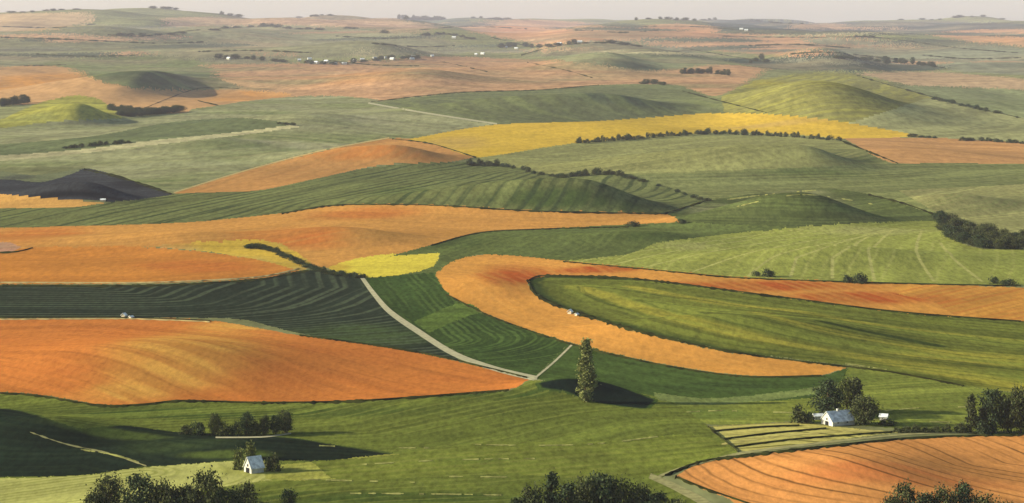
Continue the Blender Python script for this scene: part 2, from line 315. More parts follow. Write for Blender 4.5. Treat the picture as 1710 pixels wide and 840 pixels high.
fld('green_field','olive and green strip field inside the orange hook',[(880,465),(900,460),(1060,465),(1300,495),(1500,520),(1760,540),(1760,665),(1600,642),(1450,615),(1400,608),(1330,600),(1200,583),(1050,548),(940,513),(895,490)],(118,130,54),c3=(164,158,64),zones=[('l',[(960,478),(1020,496),(1100,522),(1250,560),(1420,592),(1600,628)],9),('l',[(1265,522),(1400,556),(1560,585),(1720,612)],8),('l',[(1540,612),(1740,655)],16),('l',[(1050,478),(1200,506),(1330,520),(1480,545),(1700,570)],6),(1600,600,150,16)],c5=(60,78,36),zones2=[('l',[(1060,466),(900,462),(884,470),(895,490),(940,515),(1050,550),(1200,585),(1330,604)],8),('l',[(1370,536),(1440,552),(1570,578)],5)],guide=[(1760,640),(1450,605),(1200,578),(1050,543),(945,510),(905,488),(900,470),(1060,474),(1300,505),(1500,530),(1760,555)],sp=11,ss=.5,c2=(62,82,34),width=.3,g=4,wob=.7,streak=.6)
fld('wheat_field','hook shaped orange field wrapping the green strips',[(725,460),(760,435),(820,425),(940,435),(1100,450),(1230,462),(1480,472),(1760,482),(1760,540),(1500,521),(1300,496),(1060,466),(930,460),(885,465),(882,475),(900,495),(940,515),(1050,550),(1200,585),(1330,603),(1412,614),(1370,626),(1240,626),(1100,606),(950,571),(820,527),(750,492)],(222,158,76),c3=(180,88,38),zones=[(850,462,60,22),(880,458,50,14),(1000,450,90,8),(1250,478,220,11),(1450,497,150,12)],guide=[(725,460),(820,527),(950,571),(1240,626)],sp=9,ss=.2,c2=(232,176,96),g=4,mott=.25,streak=.2)
fld('wheat_field','golden orange furrowed corner field at the right edge',[(1490,473),(1760,482),(1760,540),(1600,527),(1560,505),(1500,490)],(222,160,74),c3=(204,124,58),zones=[(1560,500,50,10)],guide=[(1480,520),(1700,470)],sp=9,ss=.5,c2=(196,116,54),g=4)
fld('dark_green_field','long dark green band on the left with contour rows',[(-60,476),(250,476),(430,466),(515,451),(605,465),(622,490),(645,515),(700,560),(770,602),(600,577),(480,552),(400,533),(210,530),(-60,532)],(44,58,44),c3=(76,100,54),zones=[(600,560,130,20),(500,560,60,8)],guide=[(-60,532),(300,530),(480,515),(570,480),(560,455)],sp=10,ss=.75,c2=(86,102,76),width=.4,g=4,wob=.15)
fld('green_field','deep green wedge field right of the gravel track',[(605,465),(660,460),(725,455),(750,492),(820,528),(950,573),(892,632),(800,605),(700,552),(640,508)],(58,84,40),c3=(48,70,34),zones=[(860,580,60,20)],guide=[(615,455),(655,510),(720,570)],sp=4.5,ss=.6,c2=(96,126,62),g=3.5)
fld('green_field','lighter green strip across the wedge field',[(690,537),(760,508),(790,509),(805,521),(770,532),(716,556)],(92,120,54),g=3.5)
fld('wheat_field','large burnt orange field in the left foreground',[(-60,533),(210,530),(350,535),(500,560),(700,590),(885,633),(850,650),(600,668),(440,671),(300,668),(240,674),(170,675),(60,658),(-60,652)],(212,130,62),c3=(226,170,82),zones=[(290,600,140,60),(210,655,100,20),(400,545,90,9)],guide=[(-60,533),(210,530),(500,560),(885,633)],sp=7,ss=.12,c2=(220,146,76),g=3,mott=.3,streak=.3,c4=(198,110,52))
fld('green_field','dark green meadow between the poplar and the orange hook',[(892,633),(950,573),(1100,607),(1240,628),(1372,627),(1415,614),(1400,650),(1350,665),(1200,672),(1120,668),(1040,650)],(72,98,46),c3=(62,86,44),zones=[(1200,645,120,10)],guide=[(950,573),(1240,628),(1372,627)],sp=6,ss=.2,c2=(90,120,58),g=3.5)
fld('green_field','light olive meadow around the right farmstead',[(1120,668),(1200,672),(1350,665),(1400,650),(1415,614),(1450,615),(1600,642),(1760,667),(1760,728),(1600,722),(1480,714),(1330,704),(1180,708)],(136,150,66),c3=(112,134,60),zones=[(1180,690,90,12),(1430,630,40,10)],guide=[(1120,680),(1400,680),(1760,660)],sp=7,ss=.55,c2=(96,118,48),width=.35,g=3,streak=.4)
fld('stubble_field','cream stubble plot with dark lines beside the white barn',[(1182,712),(1330,705),(1400,713),(1500,722),(1400,734),(1232,753)],(206,196,112),guide=[(1182,712),(1330,705),(1500,722)],sp=11,ss=1,c2=(84,92,40),width=.2,g=2.5,wob=.25)
fld('wheat_field','orange furrowed field in the lower right corner',[(1128,795),(1160,778),(1240,760),(1400,745),(1550,731),(1760,726),(1760,920),(1300,900),(1220,835),(1170,815)],(228,158,90),c3=(216,134,76),zones=[(1500,790,200,20)],guide=[(1240,740),(1420,790),(1760,880)],sp=8.5,ss=.9,c2=(104,72,38),width=.16,g=2.6,wob=.2,streak=.35)
fld('green_field','bright green near meadow spreading over the foreground',[(-60,655),(60,660),(170,676),(240,675),(300,669),(440,672),(600,669),(850,652),(890,635),(1040,652),(1120,670),(1180,710),(1232,755),(1150,780),(1100,800),(1130,815),(1200,850),(1250,920),(-60,920)],(112,128,54),c3=(66,92,40),zones=[(300,690,500,12),(800,660,160,8),(620,830,300,12)],guide=[(-60,920),(500,820),(900,790),(1180,725)],sp=7.5,ss=.35,c2=(150,160,76),width=.3,g=2.8,streak=.4,wob=.3)
fld('dark_green_field','dark green patch in the lower left',[(-60,680),(40,686),(130,714),(200,710),(310,722),(480,730),(560,742),(660,756),(600,772),(440,768),(330,778),(240,782),(120,794),(-60,798)],(30,46,34),c3=(58,78,44),zones=[(280,745,110,12)],guide=[(-60,690),(300,735),(660,756)],sp=7,ss=.2,c2=(60,80,50),g=3,streak=.4,c5=(84,104,48),zones2=[('l',[(-60,678),(40,684),(130,712),(200,708),(310,720),(480,729),(560,741),(660,756)],4),('l',[(420,768),(330,778),(240,782)],4),(180,722,110,10),(380,758,90,8)])  # very dark green ground with lighter green bands along its edges
fld('stubble_field','pale straw coloured strip in the lower left corner',[(-60,800),(120,795),(240,781),(420,768),(460,772),(460,800),(300,830),(200,900),(-60,900)],(196,196,116),c3=(168,176,92),zones=[(400,785,80,10)],guide=[(-60,830),(240,790)],sp=4.5,ss=.6,c2=(140,150,66),width=.4,g=2.5)
fld('stubble_field','pale mown patch right of the small left barn',[(440,778),(560,768),(660,758),(730,764),(680,778),(600,796),(500,802),(445,800)],(172,172,84),c3=(140,152,66),zones=[(660,775,60,10)],g=2.5,guide=[(440,802),(700,775)],sp=5,ss=.4,c2=(122,140,58))
fld('green_field','pale green margin right of the painted poplar shadow',[(1090,655),(1180,665),(1300,655),(1400,640),(1400,652),(1300,666),(1180,676),(1100,668)],(122,142,80),g=3)
fld('dark_green_field','dark shadow painted on the ground around the foot of the poplar',[(893,640),(930,632),(970,632),(1010,638),(1050,650),(1100,668),(1085,682),(1030,678),(975,668),(940,655),(900,650)],(26,42,34),g=3,streak=.3,c5=(66,92,42),zones2=[('l',[(893,640),(930,632),(970,632),(1010,638),(1050,650),(1100,668),(1085,682),(1030,678),(975,668),(940,655),(900,650),(893,640)],2.2)])  # dark polygon paints a shadow into the ground colour, lighter at its rim
fld('stubble_field','pale worn patch at the far left edge of the orange fields',[(-60,408),(10,404),(35,412),(20,420),(-60,422)],(206,156,128),g=4,c4=(146,138,108),mott=.55,streak=.35)
fld('green_field','sage shoulder on the dark ploughed hill at the left edge',[(-60,284),(0,286),(60,292),(140,281),(120,290),(70,304),(20,300),(-60,300)],(122,134,96),g=4,c3=(84,92,84),zones=[(30,296,30,5)])
fld('green_field','brighter mown band across the near green meadow',[(520,770),(640,762),(800,740),(980,738),(1160,726),(1225,750),(1150,775),(1085,792),(1000,800),(800,790),(640,800),(560,800)],(126,142,58),g=3,c3=(112,130,52),zones=[(800,770,90,9)],guide=[(520,790),(1200,735)],sp=9,ss=.4,c2=(146,154,74),streak=.4,mott=.5)


lab = np.zeros((ND-1, NU-1), np.int32)             # 0 = the ground sheet itself
uc = (U[1:]+U[:-1])/2; dc = (D[1:]+D[:-1])/2
def world_poly(pts, closed=True, smooth=True):
    return hit(dense(pts, closed, 6.0, smooth))
def fill(poly, val):
    gu = np.interp(poly[:, 0]/poly[:, 1], uc, np.arange(NU-1)); gd = np.interp(poly[:, 1], dc, np.arange(ND-1))
    cnt = np.zeros((ND, NU-1), bool)
    n = len(gu)
    for k in range(n):
        a, b = gu[k], gu[(k+1) % n]; ra, rb = gd[k], gd[(k+1) % n]
        if a == b: continue
        if a > b: a, b, ra, rb = b, a, rb, ra
        c = np.arange(math.ceil(a), math.ceil(b))
        if len(c) == 0: continue
        r = np.ceil(ra+(rb-ra)*(c-a)/(b-a)).astype(int)
        np.logical_xor.at(cnt, (np.clip(r, 0, ND-1), c), True)
    ins = np.logical_xor.accumulate(cnt, axis=0)[:-1]
    lab[ins] = val
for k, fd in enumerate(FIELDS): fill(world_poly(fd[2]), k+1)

# ragged field edges: look the label up a cell or two away
jj, ii = np.meshgrid(np.arange(ND-1), np.arange(NU-1), indexing='ij')
n1 = vnoise(ii/5.0+.3, jj/3.0+.7)+.8*vnoise(ii/1.7+7.3, jj/1.3+3.1); n2 = vnoise(ii/4.0+40.3, jj/3.0+9.7)+.8*vnoise(ii/1.6+70.3, jj/1.4+31.1)
far_ = sst(3800, 7500, D[:-1])[:, None]; wh1 = rng.random(lab.shape)-.5; wh2 = rng.random(lab.shape)-.5
mid_ = 1-.55*sst(1700, 2400, D[:-1])[:, None]
n1 = n1*.65*mid_*(1-.5*far_)+wh1*far_*5; n2 = n2*.9+far_*(wh2*16+8*vnoise(ii/9.0+3, jj/2.0+5))
lab = lab[np.clip(jj+np.rint(n1).astype(int), 0, ND-2), np.clip(ii+np.rint(n2).astype(int), 0, NU-2)]
def poly_dist(x, y, line):
    best = np.full(x.shape, 1e12)
    for a, b in zip(line[:-1], line[1:]):
        v = b-a; L = v@v
        if L == 0: continue
        t = np.clip(((x-a[0])*v[0]+(y-a[1])*v[1])/L, 0, 1)
        best = np.minimum(best, (x-a[0]-t*v[0])**2+(y-a[1]-t*v[1])**2)
    return np.sqrt(best)
def sheet(name, label, val, mat, guide, zones):
    fj, fi = np.nonzero(lab == val)
    if len(fj) == 0: return None
    a = fj*NU+fi
    quads = np.stack([a, a+1, a+1+NU, a+NU], 1)
    uniq, inv = np.unique(quads, return_inverse=True); quads = inv.reshape(-1, 4)
    x = GX.ravel()[uniq]; y = GY.reshape(-1)[uniq]; z = GH.ravel()[uniq]
    me = bpy.data.meshes.new(name); me.vertices.add(len(uniq)); me.loops.add(quads.size); me.polygons.add(len(quads))
    me.vertices.foreach_set('co', np.stack([x, y, z], 1).astype(np.float32).ravel())
    me.loops.foreach_set('vertex_index', quads.astype(np.int32).ravel())
    me.polygons.foreach_set('loop_start', np.arange(0, quads.size, 4, dtype=np.int32))
    me.polygons.foreach_set('use_smooth', np.ones(len(quads), bool))
    me.update(calc_edges=True)
    if guide:
        gw = hit(dense(guide, False, 25.0)); r = poly_dist(x, y, gw)
    else: r = y*1.0
    at_ = me.attributes.new('row', 'FLOAT', 'POINT'); at_.data.foreach_set('value', r.astype(np.float32))
    for an, zl_ in (('zone', zones[0]), ('zone2', zones[1])):
        zn = np.zeros(len(uniq))
        for q in zl_:
            if q[0] == 'l':                        # a band along a line: (tag, points, half width in metres)
                zn = np.maximum(zn, np.exp(-(poly_dist(x, y, hit(dense(q[1], False, 12.0)))/q[2])**2)); continue
            px, py, rx, ry = q
            c = hit([(px, py)])[0]; t1 = hit([(px, py-ry)])[0]; b1 = hit([(px, py+ry)])[0]
            sx = rx*c[1]/F; sn_ = max(5, abs(c[1]-b1[1])); sf_ = max(5, abs(t1[1]-c[1])); dy = y-c[1]
            zn = np.maximum(zn, np.exp(-((x-c[0])/sx)**2-(dy/np.where(dy < 0, sn_, sf_))**2))
        at_ = me.attributes.new(an, 'FLOAT', 'POINT'); at_.data.foreach_set('value', zn.astype(np.float32))
    me.materials.append(mat)
    o = bpy.data.objects.new(name, me); C.objects.link(o); o['kind'] = 'structure'
    if label: o['label'] = label
    return o
sheet('ground', None, 0, field_mat('pasture_ground', (138, 146, 98), c3=(120, 136, 96), g=18, mott=.5), None, ([(400, 250, 300, 60)], []))
MC = {}
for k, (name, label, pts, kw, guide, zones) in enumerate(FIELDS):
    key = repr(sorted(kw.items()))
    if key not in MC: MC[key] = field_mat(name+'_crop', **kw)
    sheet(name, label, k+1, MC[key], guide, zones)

# ------------------------------------------------------------------ ribbons: gravel tracks and grass verges, raised on the ground
def ribbon(name, pts, wpx, mat, lift=.15, crown=0.0, label=None, rag=0.0, closed=False):
    p = dense(pts, closed, 5.0)
    t = np.gradient(p, axis=0); t /= np.hypot(t[:, 0], t[:, 1])[:, None]+1e-9
    nrm = np.stack([-t[:, 1], t[:, 0]], 1)
    wd = np.interp(np.linspace(0, 1, len(p)), np.linspace(0, 1, len(wpx)), wpx) if isinstance(wpx, (list, tuple)) else np.full(len(p), wpx)
    if rag: wd = wd*(1+rag*(rng.random(len(p))-.5)*2)
    K = 3; offs = [-.5, 0, .5]
    cols = []
    for o_ in offs:
        q = hit(p+nrm*(wd*o_)[:, None]); zz = zat(q[:, 0], q[:, 1])+(lift if o_ else lift+crown)
        cols.append(np.column_stack([q, zz]))
    # drop stretches that jump over a ridge
    V = np.stack(cols, 1).reshape(-1, 3); Fc = []
    for k in range(len(p)-1):
        if abs(cols[0][k][1]-cols[0][k+1][1]) > 0.06*cols[0][k][1] or abs(cols[0][k][1]-cols[2][k][1]) > 0.1*cols[0][k][1]: continue
        for j in range(K-1):
            a = k*K+j; Fc.append((a, a+1, a+1+K, a+K))
    if not Fc: return None
    o = mesh_obj(name, V, Fc, mat, smooth=True); o['kind'] = 'structure'
    if label: o['label'] = label
    return o
GRAV = simple_mat('pale_gravel', (205, 200, 165), k=1.0, var=.1, scale=.4)
DUST = simple_mat('dusty_track', (176, 172, 120), k=1.0, var=.12, scale=.3)
VERGE = simple_mat('weedy_verge_with_shade', (70, 74, 36), var=.4, scale=.06)  # weeds, with the shade along crop edges painted into their dark colour
PALE = simple_mat('dry_grass_margin', (214, 190, 130), var=.12, scale=.15)
ribbon('gravel_road', [(604,463),(622,488),(650,520),(700,555),(760,592),(830,617),(897,633)], [6,8,9,9,8,8,9], GRAV, label='pale gravel track curving down from the yellow field')
ribbon('dirt_track', [(893,632),(925,605),(955,576)], 3, GRAV, label='narrow pale track rising to the poplar')
ribbon('dirt_track', [(1085,795),(1130,815),(1190,850),(1230,900)], [9,12,14,16], DUST, label='pale track skirting the lower right orange field')
ribbon('dirt_track', [(1100,796),(1145,780),(1240,757),(1400,737),(1540,724),(1700,722)], [4,4,4,3,3,3], DUST, label='pale track above the lower right orange field')
ribbon('dirt_track', [(360,731),(440,730),(486,724)], 2.4, GRAV, label='short pale track below the left grove')
ribbon('dirt_track', [(50,722),(110,742),(180,757),(245,779)], 1.6, DUST, rag=.9)
ribbon('dirt_track', [(615,172),(700,187),(830,207)], 2.5, GRAV)
ribbon('dirt_track', [(290,322),(420,282),(540,251),(650,230)], 2, PALE)
def verge(pts, w=3, mat=VERGE): ribbon('grass_verge', pts, [q*.75 for q in w] if isinstance(w, list) else w*.75, mat, lift=.1, crown=.6, rag=1.0)
verge([(0,477),(250,477),(430,467),(515,452)], 4); verge([(0,531),(210,531),(350,536)], 2.5)
verge([(880,470),(900,461),(1060,466),(1300,496),(1500,521),(1705,537)], [5,4,3.5,3,3,2])
verge([(880,468),(895,492),(940,514),(1050,549),(1200,584),(1330,603),(1400,611),(1500,624),(1610,645)], [6,8,6,4,3,3,2,3])
verge([(0,657),(60,661),(170,678),(240,676),(300,670),(440,673),(600,670),(850,652)], [3,4,4,5,5,4,3])
verge([(745,492),(820,529),(950,574),(1100,609),(1240,629),(1372,628)], [3,3,2.5,3,3,2])
verge([(470,357),(560,343),(720,343),(900,353),(1110,357)], 3)
verge([(500,560),(700,589),(880,631)], 2.5)
verge([(1182,713),(1205,732),(1232,754)], 2.5); verge([(1110,795),(1170,772),(1240,762),(1400,744),(1540,731),(1700,727)], [5,6,5,4,3,3])
verge([(1128,797),(1180,818),(1260,845)], [6,6,6])
verge([(940,437),(1100,452),(1230,464),(1480,473),(1705,478)], 2)
verge([(720,410),(800,389),(900,383),(1050,379)], 2); verge([(655,232),(720,240),(795,263)], 2.5)
verge([(1180,335),(1110,357)],3); verge([(1400,233),(1500,273)], 3); verge([(140,283),(200,296),(290,325)], 4)
verge([(620,170),(760,155),(900,150),(1000,142)], 1.6); verge([(1430,126),(1500,146),(1570,165),(1630,180),(1705,197)], 2.4)
verge([(1140,152),(1200,168),(1280,188)], 2); verge([(1450,325),(1510,340),(1560,358)],3)
verge([(0,472),(250,472),(430,463),(500,449)], 2.2, PALE); verge([(0,534),(210,533),(350,538)], 1.5, PALE)
verge([(240,181),(330,148),(400,148)],1); verge([(330,168),(365,176)],2)
for P_ in ([(0,44),(90,46),(160,40)],[(180,58),(240,60),(330,50),(440,44)],[(700,50),(780,44),(880,48)],[(1060,44),(1150,44),(1260,52)],[(1140,80),(1210,92),(1280,104)],[(1440,92),(1500,100),(1580,114)],
   [(1380,60),(1480,64),(1600,80),(1700,88)],[(735,102),(780,112),(815,120)],[(880,104),(940,116),(990,130)],[(40,110),(110,108)],[(540,100),(620,108),(700,110)],[(1200,60),(1300,62),(1460,62)],[(820,62),(860,72),(900,82)]):
    verge(P_, 1.5)
verge([(0,422),(30,420),(55,414)],3)
SWATH = simple_mat('dry_cut_grass', (186, 186, 110), var=.25, scale=.2)
def swath(pts, n, w=1.6):
    p = dense(pts, False, 4.0); t = np.sort(rng.random(n)*(len(p)-6)).astype(int)
    for k in t:
        m_ = int(rng.integers(3, 9)); q = p[k:k+m_]
        if len(q) > 2: ribbon('cut_grass', [tuple(v) for v in q], w, SWATH, lift=.1, crown=.2, rag=.8)
swath([(580,824),(700,825),(850,827)], 14, 1.8); swath([(750,796),(865,797)], 6, 1.8); swath([(780,742),(900,744),(1010,740),(1150,722)], 12)
swath([(520,744),(640,748),(760,748)], 6); swath([(600,776),(760,768),(900,766)], 9); swath([(130,750),(190,760),(240,775)], 7, 2)
swath([(1120,690),(1200,686),(1340,690)], 7); swath([(1440,690),(1560,680),(1690,682)], 8); swath([(1400,606),(1500,620)], 4, 2.2); swath([(1450,700),(1600,706)],6)
swath([(480,800),(700,806)],7); swath([(1230,345),(1340,325),(1480,345)],9,1.4); swath([(1200,335),(1290,324),(1370,317)],7,2)
verge([(1190,721),(1270,714),(1335,711)],1.7); verge([(1208,734),(1290,724),(1380,716)],1.7); verge([(1226,747),(1330,734),(1490,722)],1.9)
ribbon('dry_grass_bank', [(1205,742),(1300,729),(1420,720),(1500,722)], 3, simple_mat('pale_bank', (206,196,118), scale=.2), lift=.1, rag=.5)
for P_ in ([(0,62),(120,66),(260,72),(340,70)],[(330,86),(420,84),(520,88)],[(620,72),(700,78),(760,76)],[(1250,76),(1330,74),(1420,80)],[(1540,92),(1620,98),(1705,96)],[(960,50),(1040,54),(1100,50)],[(60,90),(140,94),(230,92)],[(560,60),(640,64),(690,62)],[(1320,90),(1370,87),(1420,90),(1480,98)],[(870,92),(930,77),(1000,71),(1080,78)]):
    verge(P_, 2.2)


# ------------------------------------------------------------------ trees
LEAF = {'dark': leaf_mat('dark_foliage', (.030, .042, .016), (.085, .09, .034)),
        'blue': leaf_mat('deep_green_foliage', (.024, .038, .018), (.062, .08, .034)),  # darkest leaf green, used on trees and bushes throughout
        'olive': leaf_mat('olive_foliage', (.07, .085, .022), (.12, .13, .04)),
        'poplar': leaf_mat('poplar_foliage', (.10, .12, .035), (.21, .215, .07))}
BARK = simple_mat('bark', (120, 100, 78), scale=3)
def crown_mesh(kind, H, W, n, leaf, clumps, seed):
    r = np.random.default_rng(seed); P = []
    cs = []
    for k in range(clumps):
        while True:
            t = r.random(); a = r.random()*6.283
            if kind == 'round': rad = math.sqrt(max(0, 1-(2*t-1)**2))*(1-.18*t)
            elif kind == 'poplar': rad = min(1, (t/.12)**.6)*(1-t**2.0)**.75
            elif kind == 'conifer': rad = (1-t)**.85*min(1, t/.06)
            else: rad = math.sqrt(max(0, 1-t*t))
            rr = rad*(.35+.65*r.random()**.6)
            break
        cs.append((rr*math.cos(a)*W/2*(1+.2*r.normal()), rr*math.sin(a)*W/2*(1+.2*r.normal()), t*H, rad))
    base = {'round': .12, 'poplar': .05, 'conifer': .06, 'shrub': 0.0}[kind]*H
    V = []; Fc = []
    for k in range(n):
        c = cs[r.integers(len(cs))]
        sd = {'round': .105*W, 'poplar': .13*W, 'conifer': .10*W, 'shrub': .10*W}[kind]
        q = np.array(c[:3])*np.array([1, 1, (H-base)/H])+r.normal(size=3)*sd*np.array([1, 1, .8])*(.7+.6*r.random())+np.array([0, 0, base])
        q[2] = max(q[2], .1)
        a = r.normal(size=3); a /= np.linalg.norm(a); b = np.cross(a, r.normal(size=3)); b /= np.linalg.norm(b)
        s = leaf*(.6+.8*r.random()); i = len(V)
        V += [q+a*s, q+b*s*.7, q-a*s, q-b*s*.7]; Fc.append((i, i+1, i+2, i+3))
    return V, Fc
def trunk_mesh(H, r0, top, limbs, seed, spread):
    r = np.random.default_rng(seed); V = []; Fc = []
    def tube(pts, rad):
        n = 7; st = len(V)
        for (p, q) in zip(pts, rad):
            for k in range(n):
                a = 6.283*k/n; V.append((p[0]+q*math.cos(a), p[1]+q*math.sin(a), p[2]))
        for j in range(len(pts)-1):
            for k in range(n):
                a = st+j*n+k; b = st+j*n+(k+1) % n; Fc.append((a, b, b+n, a+n))
    tube([(0, 0, -.4), (0, 0, .3), (.02*H, .01*H, H*.3), (.0, .02*H, top*H)], [r0*1.35, r0, r0*.75, r0*.2])
    for k in range(limbs):
        a = r.random()*6.283; z = H*(.18+.4*r.random()); L = spread*(.6+.5*r.random())
        tube([(0, 0, z), (math.cos(a)*L*.5, math.sin(a)*L*.5, z+L*.45), (math.cos(a)*L, math.sin(a)*L, z+L*1.1)], [r0*.4, r0*.25, r0*.08])
    return V, Fc
PROTO = {}
def proto(key, kind, H, W, n, leaf, clumps, seed, mat):
    v, f = crown_mesh(kind, H, W, n, leaf, clumps, seed)
    me = bpy.data.meshes.new('crown'); me.from_pydata([tuple(map(float, p)) for p in v], [], f); me.materials.append(LEAF[mat])
    tv, tf = trunk_mesh(H, .035*H if kind != 'poplar' else .022*H, .8, 6 if kind != 'conifer' else 0, seed, W*.25)
    mt = bpy.data.meshes.new('trunk'); mt.from_pydata(tv, [], tf); mt.materials.append(BARK); mt.shade_smooth()
    PROTO[key] = (me, mt, H, W)
proto('r1', 'round', 12, 11, 3800, .34, 46, 1, 'dark'); proto('r2', 'round', 13, 10, 3800, .34, 40, 2, 'blue')
proto('r3', 'round', 11, 11, 3600, .34, 38, 3, 'dark'); proto('o1', 'round', 11, 10, 3400, .32, 38, 4, 'olive')
proto('p1', 'poplar', 27, 6.4, 7500, .42, 120, 5, 'poplar'); proto('c1', 'conifer', 15, 6, 3000, .34, 60, 6, 'blue')
proto('c2', 'poplar', 14, 4.6, 2600, .34, 50, 9, 'dark')
proto('s1', 'shrub', 4, 6, 900, .3, 22, 7, 'dark'); proto('s2', 'shrub', 4, 7, 900, .3, 20, 8, 'blue'); proto('so', 'shrub', 4, 6, 1100, .3, 22, 17, 'olive')
def tree(px, py, hpx, key, label, group=None, wf=1.0, name='tree', cat='tree', parts=True, wpx=None):
    x, y, z = at(px, py); cm, tm, H, W = PROTO[key]; s = (hpx*.9 if py > 850 else hpx)*y/F/H
    sw = wpx*y/F/W if wpx else s*wf
    if parts:
        e = bpy.data.objects.new(name, None); C.objects.link(e); e.empty_display_size = .5
        c = bpy.data.objects.new('crown', cm); C.objects.link(c); c.parent = e
        t = bpy.data.objects.new('trunk', tm); C.objects.link(t); t.parent = e
    else:
        e = bpy.data.objects.new(name, cm); C.objects.link(e)
    e.location = (x, y, z-.05); e.scale = (sw, sw, s); e.rotation_euler = (0, 0, random.random()*6.28)
    return tag(e, label, cat, group)
tree(979,671,102,'p1','tall narrow poplar standing alone on the green slope beside the track fork',name='poplar_tree',wpx=25)
# right farmstead
tree(1383,696,58,'r2','tall dark tree directly behind the white barn',wpx=50)
tree(1414,688,52,'o1','brown olive tree rising between the two dark trees behind the white barn',wpx=40)
tree(1442,709,46,'r1','broad dark round tree at the right end of the white barn',wpx=48)
tree(1430,690,58,'c2','slim dark tree behind the broad round tree at the right farm',wpx=20)
tree(1334,706,26,'s1','low dark bush left of the white barn',name='bush',cat='bush',wpx=26)
tree(1352,706,16,'s2','small dark bush between the left bush and the white barn',name='bush',cat='bush',wpx=22)
tree(1482,710,9,'s1','low flat dark bush in front of the small pale shed',name='bush',cat='bush',wpx=30)
# left barn shrubs
tree(400,783,30,'so','thin yellow green shrub at the left side of the small left barn',name='shrub',cat='shrub',wpx=22)
tree(418,766,26,'so','pale green shrub behind the small left barn',name='shrub',cat='shrub',wpx=20)
tree(455,786,26,'s1','dark green shrub right of the small left barn',name='shrub',cat='shrub',wpx=26)
# lower left trees
L=[(160,876,58,'r3',44),(183,872,82,'r1',52),(232,880,92,'r2',62),(278,882,82,'r3',52),(312,880,72,'r2',54),(346,884,102,'r1',66),(378,884,72,'r2',50),(409,872,68,'r3',42),(440,880,44,'r1',40),(481,868,54,'r2',26)]
N=['leftmost low tree of the lower left clump','second tree of the lower left clump with a rounded brown green top','third tree from the left in the lower left clump','fourth tree of the lower left clump with a lower crown','dark filler tree left of the tallest tree in the lower left clump','tallest tree of the lower left clump','dark tree just right of the tallest one in the lower left clump','round tree near the right end of the lower left clump','lowest tree at the right end of the lower left clump','small isolated tree right of the lower left clump']
for (a,b,c,k,wp),n in zip(L,N): tree(a,b,c,k,n,'trees along the lower left edge',wpx=wp)
# bottom centre
L=[(868,884,56,'r2',46),(893,886,76,'r3',50),(922,880,102,'c1',34),(948,884,80,'r2',50),(975,886,92,'r1',46),(1004,884,98,'r2',60),(1036,884,86,'r3',52),(1066,884,80,'r1',50),(1098,886,66,'r2',52),(1128,890,58,'r3',46)]
N=['lowest tree at the left end of the bottom centre clump','second tree of the bottom centre clump left of the pointed conifer','pointed conifer sticking out of the bottom centre clump','dark tree just right of the pointed conifer','narrower tree between the conifer and the tallest round tree','tallest round tree of the bottom centre clump','tree right of the tallest round tree at bottom centre','fourth tree from the right in shade at bottom centre beside the track','second last tree of the bottom centre clump by the pale track','rightmost low tree of the bottom centre clump by the pale track']
for (a,b,c,k,wp),n in zip(L,N): tree(a,b,c,k,n,'trees along the bottom centre edge',wpx=wp,name='conifer_tree' if k=='c1' else 'tree')
# bottom right
L=[(1486,892,64,'r3',42),(1512,888,86,'r1',50),(1545,892,72,'r2',46),(1578,890,80,'r3',50),(1610,886,84,'r2',44),(1645,892,70,'r1',50),(1676,894,58,'r3',44)]
N=['leftmost low tree at the bottom right on the orange field edge','tall tree second from left at the bottom right','dark dip tree between two taller ones at the bottom right','rounded tree in the middle of the bottom right row','tree with the highest top right of the middle in the bottom right row','second last tree of the bottom right row','rightmost low tree of the bottom right row']
for (a,b,c,k,wp),n in zip(L,N): tree(a,b,c,k,n,'trees along the bottom right edge',wpx=wp)
# right edge copse
L=[(1622,722,62,'c2',18),(1640,722,40,'c2',20),(1658,722,68,'r2',40),(1682,722,58,'r1',36),(1704,724,72,'r3',40),(1726,724,70,'r2',44),(1604,722,14,'s1',24),(1640,724,22,'s2',30)]
N=['slender dark tree at the left end of the right edge copse','short slim tree in the gap of the right edge copse','tall dark tree in the middle of the right edge copse','round tree between the two tall ones of the right edge copse','tall tree cut by the right edge of the picture','outermost tree half outside the right edge','low bush at the left foot of the right edge copse','wide low bush under the slim trees of the right edge copse']
for (a,b,c,k,wp),n in zip(L,N): tree(a,b,c,k,n,'copse at the right edge',wpx=wp)
for i,px in enumerate([1500,1514,1530,1546,1562,1580]): tree(px,722,8+(i%3)*2,'s1','small dark bush in the low hedge between the barn and the right copse','low hedge left of the right copse',name='bush',cat='bush',wpx=18,parts=False)
# left grove
L=[(312,724,12,'s1',26),(330,726,20,'s2',26),(358,726,34,'r1',22),(374,727,20,'s1',24),(394,727,20,'s2',22),(412,727,36,'r2',26),(428,727,22,'s1',20),(442,726,30,'r3',20),(460,725,30,'r2',20),(476,723,36,'r1',26)]
N=['lowest bush at the left end of the left grove','dark bush second from left in the left grove','brownish tree rising left of centre in the left grove','bush right of the brownish tree in the left grove','low bush in the dip of the left grove','tall dark tree in the middle of the left grove','short bush right of the tall middle tree in the left grove','fourth tree from the right end of the left grove','tree next to the last one in the left grove','tall dark tree at the right end of the left grove']
for (a,b,c,k,wp),n in zip(L,N): tree(a,b,c,k,n,'grove in the dark green patch',wpx=wp,name='tree' if k[0]=='r' else 'bush',cat='tree' if k[0]=='r' else 'bush')
